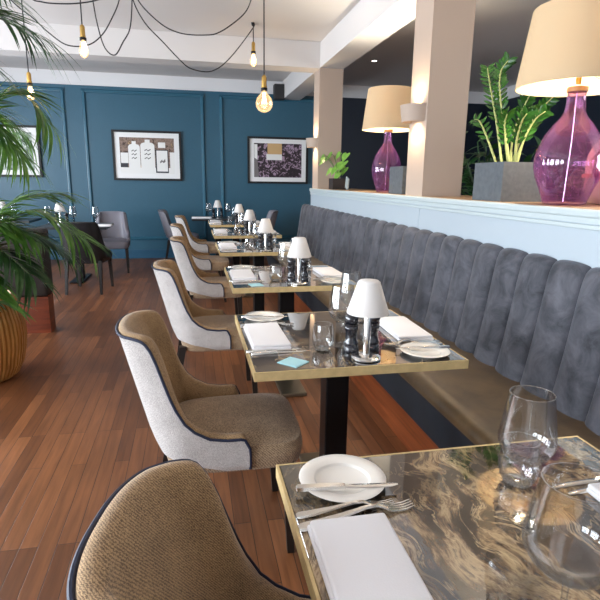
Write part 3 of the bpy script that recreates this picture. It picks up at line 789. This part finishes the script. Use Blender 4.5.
def frond(t, pts, L, W, n=26, m='leaf_palm', spread=.9, droop=.5, start=.28, name='frond'):
    n = int(n*1.35); W *= .92
    P = spline(pts, 10); bm = B()
    tube(bm, P, [.008*(1-.8*i/(len(P)-1)) for i in range(len(P))], 6)
    for f in bm.faces: f.material_index = 1
    for i in range(n):
        u = start+(1-start)*i/(n-1); q = u*(len(P)-1); a = min(int(q), len(P)-2); p = P[a].lerp(P[a+1], q-a)
        d = (P[a+1]-P[a]).normalized(); side = d.cross(V((0, 0, 1)))
        side = side.normalized() if side.length > .05 else V((1, 0, 0)); up = side.cross(d).normalized()
        ll = L*(.55+.45*math.sin(PI*min(1, .2+.8*(1-(u-start)/(1-start)*.75))))*random.uniform(.85, 1.1)
        for s_ in (1, -1):
            dd = d*(.75+.4*u)+side*s_*spread*random.uniform(.8, 1.1)+up*random.uniform(.0, .35)
            leaf(bm, p, dd, up, ll, W*random.uniform(.8, 1.15), droop*random.uniform(.6, 1.3), 5)
    return obj(name, bm, [m, 'stem_green'], t, smooth=True, angle=180, recalc=False)

palm = thing('potted_palm', 'tall feathery palm in a ribbed golden wooden pot at the left edge', 'plant', (-1.50, 3.86, 0))
bm = B(); seg = 240; prof = [(.0, .001), (.235, .001), (.26, .02), (.300, .10), (.325, .22), (.332, .30), (.325, .40), (.300, .50), (.270, .57), (.255, .585), (.245, .575), (.24, .54), (.0, .54)]
rings = []
for r, z in prof:
    if r == 0: rings.append([bm.verts.new((0, 0, z))]); continue
    rib = .026 if .015 < z < .58 and r > .25 else 0
    rings.append([bm.verts.new(((r-rib*(k % 4 == 0))*math.cos(2*PI*k/seg), (r-rib*(k % 4 == 0))*math.sin(2*PI*k/seg), z)) for k in range(seg)])
for a, b in zip(rings, rings[1:]):
    for k in range(seg):
        k2 = (k+1) % seg
        if len(a) == 1: bm.faces.new((a[0], b[k2], b[k]))
        elif len(b) == 1: bm.faces.new((a[k], a[k2], b[0]))
        else: bm.faces.new((a[k], a[k2], b[k2], b[k]))
obj('pot', bm, 'pot_wood', palm)
bm = B(); lathe(bm, [(0, .552), (.24, .545), (.24, .535), (0, .53)], seg=32); obj('soil', bm, 'soil', palm)
FR = [  # (control points relative to the pot, leaflet length, width, n, material)
    ([(.0, 0, .54), (.22, -.05, 1.0), (.50, -.1, 1.16), (.80, -.15, .98)], .30, .012, 26, 'leaf_palm'),
    ([(.03, 0, .54), (.18, .05, .9), (.38, .08, 1.0), (.62, .1, .86)], .28, .012, 24, 'leaf_palm_dark'),
    ([(.02, -.03, .54), (.14, -.12, .85), (.30, -.22, .92), (.48, -.3, .78)], .28, .013, 24, 'leaf_palm_dark'),
    ([(0, .03, .54), (.12, .10, 1.0), (.30, .2, 1.22), (.52, .3, 1.26)], .28, .012, 24, 'leaf_palm'),
    ([(-.02, 0, .54), (.05, -.1, 1.0), (.15, -.2, 1.18), (.32, -.32, 1.06)], .30, .012, 24, 'leaf_palm'),
    ([(-.02, 0, .54), (-.05, -.15, .95), (-.02, -.35, 1.1), (.05, -.55, .95)], .30, .013, 24, 'leaf_palm_dark'),
    ([(0, .02, .54), (.06, .05, 1.3), (.20, .08, 1.78), (.42, .1, 1.92), (.58, .1, 1.74)], .34, .013, 30, 'leaf_palm'),
    ([(-.03, .02, .54), (-.0, -.05, 1.3), (.10, -.12, 1.72), (.24, -.2, 1.80), (.40, -.26, 1.60)], .34, .013, 28, 'leaf_palm'),
    ([(-.04, .0, .54), (-.1, .1, 1.3), (-.02, .25, 1.75), (.12, .4, 1.85), (.3, .5, 1.7)], .32, .013, 28, 'leaf_palm'),
    ([(-.05, -.02, .54), (-.12, .0, 1.4), (.02, -.02, 2.15), (.26, -.04, 2.36), (.56, -.06, 2.26)], .40, .012, 30, 'leaf_palm_dark'),
    ([(-.06, .02, .54), (-.16, -.05, 1.5), (-.05, -.15, 2.25), (.18, -.25, 2.50), (.46, -.34, 2.42)], .40, .012, 30, 'leaf_palm_dark'),
    ([(-.06, -.04, .54), (-.16, -.1, 1.4), (-.08, -.2, 2.0), (.08, -.28, 2.18), (.30, -.36, 2.06)], .36, .012, 28, 'leaf_palm_dark'),
    ([(-.05, -.04, .54), (-.1, -.1, .85), (.06, -.3, .95), (.22, -.5, .74)], .26, .013, 22, 'leaf_palm_dark'),
    ([(-.04, .04, .54), (.02, .2, .9), (.16, .4, 1.02), (.36, .62, .9)], .28, .013, 22, 'leaf_palm_dark'),
    ([(.02, -.02, .54), (.10, -.08, .95), (.22, -.12, 1.10), (.44, -.16, 1.02)], .28, .012, 24, 'leaf_palm'),
    ([(.0, -.04, .54), (.06, -.16, .80), (.16, -.30, .84), (.32, -.42, .66)], .26, .013, 22, 'leaf_palm'),
    ([(-.02, .0, .54), (.02, -.04, 1.2), (.12, -.10, 1.60), (.30, -.14, 1.68), (.46, -.16, 1.52)], .32, .012, 28, 'leaf_palm'),
    ([(-.08, .0, .54), (-.2, -.05, 1.0), (-.3, -.1, 1.2), (-.5, -.1, 1.1)], .3, .013, 22, 'leaf_palm_dark'),
]
for pts, L, W, n, m in FR: frond(palm, pts, L, W, n, m)
bm = B()
for a, l_ in ((.2, .22), (-.5, .2)):
    leaf(bm, V((.19, -.12, .56)), V((.7, a*.6, .25)), V((0, 0, 1)), l_, .028, .75, 6)
obj('low_leaf', bm, 'leaf_palm', palm, smooth=True, angle=180, recalc=False)

# dark bench end behind the palm
t = thing('bench', 'dark brown upholstered bench end on a red wood plinth behind the palm', 'bench', (-1.92, 5.02, 0))
bm = B(); box(bm, -.64, .645, -.09, .09, 0, .335); obj('plinth', bm, 'bench_plinth_wood', t)
bm = B(); rbox(bm, (0, 0, .635), (1.31, .22, .60), .03, 3); obj('upholstery', bm, 'bench_brown', t, smooth=True)

def planter(x0, x1, y0, y1, h, name='planter', m='zinc_planter', z=1.2806):
    t = thing(name, '', 'plant', ((x0+x1)/2, (y0+y1)/2, z)); a, b = (x1-x0)/2, (y1-y0)/2
    bm = B(); e = .012
    box(bm, -a, a, -b, -b+e, 0, h); box(bm, -a, a, b-e, b, 0, h); box(bm, -a, -a+e, -b+e, b-e, 0, h); box(bm, a-e, a, -b+e, b-e, 0, h); box(bm, -a+e, a-e, -b+e, b-e, 0, .01)
    obj('pot', bm, m, t); bm = B(); box(bm, -a+e, a-e, -b+e, b-e, .01, h-.02); obj('soil', bm, 'soil', t); return t
def zz_stem(t, pts, n, L, W, r=.008, m='leaf_zz', name='stem'):
    P = spline(pts, 8); bm = B(); tube(bm, P, [r*(1-.6*i/(len(P)-1)) for i in range(len(P))], 7)
    for f in bm.faces: f.material_index = 1
    for i in range(n):
        u = .32+.68*i/(n-1); q = u*(len(P)-1); a = min(int(q), len(P)-2); p = P[a].lerp(P[a+1], q-a); d = (P[a+1]-P[a]).normalized()
        rv = V((random.uniform(-.3, .3)-.4, -1, 0)); side = d.cross(rv).normalized(); nn = side.cross(d).normalized()
        for s_ in (1, -1):
            leaf(bm, p, side*s_*.9+d*.8+nn*random.uniform(-.2, .4), nn, L*random.uniform(.85, 1.1)*(1-.25*abs(u-.6)), W, .12, 5)
    return obj(name, bm, [m, 'stem_pale'], t, smooth=True, angle=180, recalc=False)
t = planter(1.68, 1.95, 2.655, 2.955, .215); t.name = 'potted_plant'; tag(t, 'glossy upright foliage plant in a square zinc planter beside the near lamp', 'plant')
for pts, n in (([(-.03, .03, .19), (-.05, .08, .40), (-.06, .15, .58), (-.06, .22, .73), (-.05, .25, .77)], 18), ([(.0, .0, .19), (-.02, .05, .40), (-.04, .10, .58), (-.03, .14, .72), (.0, .12, .79)], 18),
               ([(.02, -.03, .19), (.04, -.05, .34), (.06, -.10, .44), (.07, -.17, .48)], 10), ([(.03, .02, .19), (.08, .0, .36), (.10, -.05, .48), (.14, -.12, .56)], 13),
               ([(-.04, .06, .19), (-.09, .12, .36), (-.09, .22, .46), (-.08, .3, .48)], 10), ([(.03, .04, .19), (.02, .03, .36), (.03, -.02, .50), (.05, -.06, .60)], 13), ([(-.02, -.02, .19), (-.06, -.03, .32), (-.09, -.05, .42), (-.1, -.08, .47)], 10), ([(.04, .05, .19), (.1, .08, .36), (.14, .12, .48), (.18, .14, .54)], 12), ([(.0, -.05, .19), (-.04, -.10, .32), (-.06, -.16, .42), (-.06, -.2, .46)], 9)):
    zz_stem(t, pts, n-1, .064, .0095, .0075)
t = planter(1.70, 1.94, 4.11, 4.40, .225); t.name = 'potted_plant'; tag(t, 'leafy plant in a grey planter in front of the far purple lamp', 'plant')
for k in range(6):
    a = random.uniform(0, 6.28); zz_stem(t, [(.03*math.cos(a)+.04, .03*math.sin(a)-.07, .2), (.05*math.cos(a)+.05, .05*math.sin(a)-.10, .34), (.09*math.cos(a)+.06, .09*math.sin(a)-.13, .46)], 8, .07, .016)
# pothos in a dark square pot
t = planter(1.70, 1.89, 6.27, 6.46, .13, m='dark_pot'); t.name = 'potted_plant'; tag(t, 'small bright green trailing plant in a dark square pot by the far pillar', 'plant')
def heart(bm, p, d, n, s):
    d = d.normalized(); x = d.cross(n).normalized(); n = x.cross(d)
    out = [(0, 0), (.32, -.16), (.55, .05), (.55, .35), (.35, .7), (0, 1.1), (-.35, .7), (-.55, .35), (-.55, .05), (-.32, -.16)]
    c = bm.verts.new(p+d*.4*s+n*-.05*s); vs = [bm.verts.new(p+x*a*s+d*b*s-n*.18*s*b*b+n*.12*s*abs(a)) for a, b in out]
    for i in range(len(vs)): bm.faces.new((vs[i], vs[(i+1) % len(vs)], c))
for k, (ex, ey, ez, s_) in enumerate([(-.02, .3, .42, .13), (-.12, .22, .36, .11), (.02, .05, .30, .11), (.0, -.22, .32, .13), (.06, -.14, .42, .11), (-.06, .1, .24, .1), (.05, .12, .44, .09), (-.1, .38, .40, .1), (.0, -.06, .2, .11), (-.06, -.12, .25, .1), (.1, .02, .26, .1)]):
    bm = B(); P = spline([(0, 0, .11), (ex*.4, ey*.25, .11+(ez-.11)*.6), (ex*.8, ey*.7, ez), (ex, ey, ez)], 6); tube(bm, P, .004, 6)
    o = obj('stem', bm, 'stem_green', t, smooth=True)
    bm = B(); heart(bm, V((ex, ey, ez)), V((ex*.6-.25, ey+random.uniform(-.1, .1), -.25)), V((-.55, -.35, .75)), s_)
    obj('leaf', bm, 'leaf_pothos', t, smooth=True, angle=180, recalc=False)
bm = B(); cen_box(bm, (0, 0, .065), (.012, .11, .13), Matrix.Rotation(.3, 3, 'X')); o = tag(obj('menu_holder', bm, 'card_grey'), 'small grey upright card leaning on the ledge right of the bright green plant', 'card'); o.location = (1.80, 6.0, 1.292)

# dense plants standing on the floor behind the partition
def bush(x, y, h, r, label, n=26):
    t = thing('potted_plant', label, 'plant', (x, y, 0))
    bm = B(); lathe(bm, [(0, .001), (.18, .001), (.2, .02), (.24, .42), (.23, .43), (.22, .40), (0, .39)], seg=28); obj('pot', bm, 'dark_pot', t, smooth=True)
    bm = B()
    for k in range(n):
        a = 2*PI*k/n+random.uniform(-.1, .1); rr = r*random.uniform(.3, 1); hh = h*random.uniform(.72, 1)
        P = spline([(0, 0, .4), (rr*.3*math.cos(a), rr*.3*math.sin(a), .4+(hh-.4)*.6), (rr*math.cos(a), rr*math.sin(a), hh)], 8); tube(bm, P, .006, 5)
        for i in range(14):
            u = .35+.65*i/13; p = P[min(int(u*(len(P)-1)), len(P)-1)]
            leaf(bm, p, V((random.uniform(-1, 1), random.uniform(-1, 1), random.uniform(-.1, .7))), V((random.uniform(-.3, .3), -.3, 1)), random.uniform(.12, .2), .03, .3, 4)
    obj('foliage', bm, 'leaf_dark', t, smooth=True, angle=180, recalc=False)
bush(2.62, 4.35, 1.85, .42, 'dark leafy plant in the shade behind the ledge, right of the near pillar')
bush(2.75, 3.35, 1.78, .38, 'dark leafy plant in the shade behind the near purple lamp')

# pale pot with terracotta rim and pleated cream dome at the right edge
t = thing('lidded_jar', 'pale jar with terracotta rim and pleated cream dome at the right edge of the ledge', 'jar', (2.125, 2.375, 1.2806))
bm = B(); lathe(bm, [(0, .001), (.085, .001), (.10, .01), (.118, .05), (.125, .10), (.122, .135), (0, .135)], seg=36); obj('jar', bm, 'pale_clay', t, smooth=True)
bm = B(); lathe(bm, [(.122, .132), (.138, .134), (.141, .142), (.138, .152), (.122, .154), (0, .154), (0, .14)], seg=36); obj('rim', bm, 'terracotta', t, smooth=True)
bm = B(); seg = 72; R = []
for r, z in ((.125, .154), (.128, .20), (.122, .25), (.1, .30), (.06, .345), (.015, .37)):
    R.append([bm.verts.new(((r*(1-.09*(k % 2)))*math.cos(2*PI*k/seg), (r*(1-.09*(k % 2)))*math.sin(2*PI*k/seg), z)) for k in range(seg)])
for a, b in zip(R, R[1:]):
    for k in range(seg): bm.faces.new((a[k], a[(k+1) % seg], b[(k+1) % seg], b[k]))
bm.faces.new(R[-1]); obj('pleated_dome', bm, 'cream_pleat', t)

# ------------------------------------------------------------------ pendant bulbs and swagged cables
CAM = V((0, 0, 1.38))
RX = [V((0.97843, -0.20467, -0.0276)), None, None]
def socket_bulb(t, z, globe=False):
    """socket and bulb hanging below local height z"""
    bm = B(); lathe(bm, [(0, z+.012), (.008, z+.01), (.017, z), (.0205, z-.01), (.0205, z-.07), (.023, z-.072), (.023, z-.085), (.0205, z-.087), (.0205, z-.10), (0, z-.10)], seg=24); obj('socket', bm, 'brass', t, smooth=True)
    bm = B(); lathe(bm, [(.0205, z-.088), (.027, z-.09), (.027, z-.112), (.019, z-.114), (0, z-.113)], seg=24); obj('socket_ring', bm, 'black_metal', t, smooth=True)
    if globe: pr = [(.018, -.113), (.022, -.125), (.040, -.145), (.060, -.170), (.070, -.205), (.066, -.235), (.048, -.262), (.022, -.276), (0, -.279)]
    else: pr = [(.017, -.113), (.020, -.128), (.030, -.155), (.0375, -.185), (.038, -.205), (.031, -.228), (.018, -.241), (.006, -.246), (0, -.252)]
    bm = B(); lathe(bm, [(r, z+q) for r, q in pr], seg=32); b = obj('bulb', bm, 'bulb_glass', t, smooth=True)
    bm = B(); zz = z-.115
    for k in range(5):
        a = 2*PI*k/5; r0, r1 = .006, .016
        tube(bm, [(r0*math.cos(a), r0*math.sin(a), zz-.012), (r1*math.cos(a), r1*math.sin(a), zz-.09), (r0*math.cos(a+.6), r0*math.sin(a+.6), zz-.02)], .0055 if not globe else .0028, 6)
    obj('filament', bm, 'filament', b)
def pendant(x, y, z, label, globe=False, path=None, hook=None):
    t = thing('pendant_light', label, 'pendant light', (x, y, 0), 0, 'bare filament bulbs on black cables')
    bm = B(); pts = [(0, 0, ZC)] if path is None else path
    tube(bm, pts+[(0, 0, z+.008)], .0055, 7); obj('cable', bm, 'cable_black', t, smooth=True)
    bm = B(); hx = pts[0] if path is None else pts[0]
    lathe(bm, [(0, ZC), (.02, ZC), (.02, ZC-.012), (.008, ZC-.022), (0, ZC-.022)], c=(hx[0], hx[1], 0), seg=16); obj('ceiling_hook', bm, 'black_metal', t, smooth=True)
    socket_bulb(t, z, globe)
    L = bpy.data.lights.new('bulb_glow', 'POINT'); L.energy = 1.2; L.color = (1, .62, .3); L.shadow_soft_size = .03
    o = bpy.data.objects.new('bulb_glow', L); C.objects.link(o); o.location = (x, y, z-.19)
pendant(-.83, 5.0, 2.605, 'bare filament bulb on a straight cable, third from the right, in front of the beam')
pendant(-1.455, 5.7, 2.335, 'bare filament bulb hanging low beside the palm fronds at the left')
pendant(.742, 6.25, 2.86, 'small filament bulb hanging from a short cable just left of the round bulb')
pendant(.62, 4.5, 2.20, 'round globe filament bulb hanging lowest near the middle of the room', True)
pendant(-1.42, 4.3, 2.50, 'bare filament bulb at the top left corner behind the palm fronds')
SW = None
def cable(pts, label):
    bm = B(); tube(bm, spline([V(p) for p in pts], 6), .0055, 7)
    o = obj('hanging_cable', bm, 'cable_black', smooth=True); tag(o, label, 'cable', 'black cables swagged between the bulbs')
    for e in (pts[0], pts[-1]):
        b = B(); lathe(b, [(0, e[2]+.004), (.02, e[2]+.004), (.018, e[2]-.012), (.008, e[2]-.022), (0, e[2]-.022)], c=(e[0], e[1], 0), seg=14); obj('ceiling_hook', b, 'black_metal', o, smooth=True)
cable([(-0.429, 5.200, 3.050), (-0.429, 5.200, 2.889), (-0.344, 5.300, 2.738), (-0.198, 5.400, 2.613), (-0.052, 5.600, 2.507), (0.061, 5.700, 2.450), (0.263, 5.800, 2.460), (0.463, 6.000, 2.636), (0.733, 6.200, 2.996), (0.733, 6.200, 3.050)], 'long black cable swag dipping lowest across the beam to the small bulb')
cable([(-0.387, 5.200, 3.050), (-0.387, 5.200, 2.892), (-0.210, 5.200, 2.721), (-0.040, 5.200, 2.651), (0.162, 5.200, 2.647), (0.315, 5.200, 2.682), (0.525, 5.200, 2.837), (0.598, 5.200, 2.966), (0.598, 5.200, 3.050)], 'black cable swag in the shallow loop across the ceiling centre')
cable([(-0.745, 5.100, 3.050), (-0.745, 5.100, 2.836), (-0.719, 5.100, 2.630), (-0.673, 5.100, 2.467), (-0.595, 5.100, 2.416), (-0.522, 5.100, 2.524), (-0.458, 5.100, 2.639), (-0.429, 5.100, 2.860), (-0.429, 5.100, 3.050)], 'black cable swag forming a narrow pointed loop')
cable([(-0.556, 5.300, 3.050), (-0.556, 5.300, 2.909), (-0.624, 5.300, 2.760), (-0.718, 5.300, 2.616), (-0.842, 5.300, 2.526), (-1.017, 5.300, 2.516), (-1.164, 5.300, 2.611), (-1.275, 5.300, 2.715), (-1.408, 5.300, 2.815), (-1.497, 5.300, 2.931), (-1.497, 5.300, 3.050)], 'black cable swag passing behind the third bulb from the right')
cable([(-1.185, 4.900, 3.050), (-1.185, 4.900, 2.780), (-1.101, 4.900, 2.736), (-0.953, 4.900, 2.734), (-0.816, 4.900, 2.749), (-0.685, 4.900, 2.781), (-0.597, 4.900, 2.832), (-0.597, 4.900, 3.050)], 'nearly flat black cable at the top left of the picture')

# recessed downlight in the lower-lit back room
t = thing('downlight', 'small recessed white downlight in the ceiling beyond the partition', 'ceiling light', (2.62, 7.6, ZC))
bm = B(); lathe(bm, [(.035, -.001), (.055, -.001), (.055, -.008), (.035, -.006)], seg=24, closed=True); obj('trim_ring', bm, 'white_frame', t, smooth=True)
bm = B(); lathe(bm, [(0, -.002), (.035, -.002), (.035, -.004), (0, -.004)], seg=24); obj('lens', bm, 'downlight_emit', t)

# ------------------------------------------------------------------ light
W = bpy.data.worlds.new('daylight'); S.world = W; W.use_nodes = True
W.node_tree.nodes['Background'].inputs[0].default_value = (.72, .86, 1., 1); W.node_tree.nodes['Background'].inputs[1].default_value = 2.0
for i, (a, b) in enumerate(WIN):
    L = bpy.data.lights.new('window_daylight', 'AREA'); L.shape = 'RECTANGLE'; L.size = 1.95; L.size_y = b-a; L.color = (.86, .93, 1.); L.energy = 175
    o = bpy.data.objects.new('window_daylight', L); C.objects.link(o); o.location = (XL-.12, (a+b)/2, 1.575); o.rotation_euler = (0, -PI/2, 0)
L = bpy.data.lights.new('window_daylight', 'AREA'); L.shape = 'RECTANGLE'; L.size = 1.7; L.size_y = 2.4; L.color = (1., .95, .88); L.energy = 110  # added fill light at the right wall, brightens the back room ceiling
o = bpy.data.objects.new('window_daylight', L); C.objects.link(o); o.location = (XR+.12, 1.4, 1.65); o.rotation_euler = (0, PI/2, 0)
S.view_settings.view_transform = 'Standard'; S.view_settings.look = 'None'; S.view_settings.exposure = .05; S.view_settings.gamma = 1.
S.view_settings.use_curve_mapping = False
try:
    S.cycles.use_denoising = True; S.cycles.max_bounces = 14; S.cycles.diffuse_bounces = 6; S.cycles.glossy_bounces = 6; S.cycles.transparent_max_bounces = 40; S.cycles.transmission_bounces = 8
    S.cycles.sample_clamp_indirect = 6.
except Exception: pass

# ------------------------------------------------------------------ camera
cam = bpy.data.cameras.new('camera'); co = bpy.data.objects.new('camera', cam); C.objects.link(co)
cam.sensor_fit = 'HORIZONTAL'; cam.sensor_width = 36.; cam.lens = 522.55/600*36; cam.clip_start = .02; cam.clip_end = 100
co.matrix_world = Matrix(((0.979281, 0.032199, -0.199932, 0), (-0.202061, 0.220907, -0.954134, 0), (0.013444, 0.974763, 0.222836, 1.38), (0, 0, 0, 1)))
S.camera = co
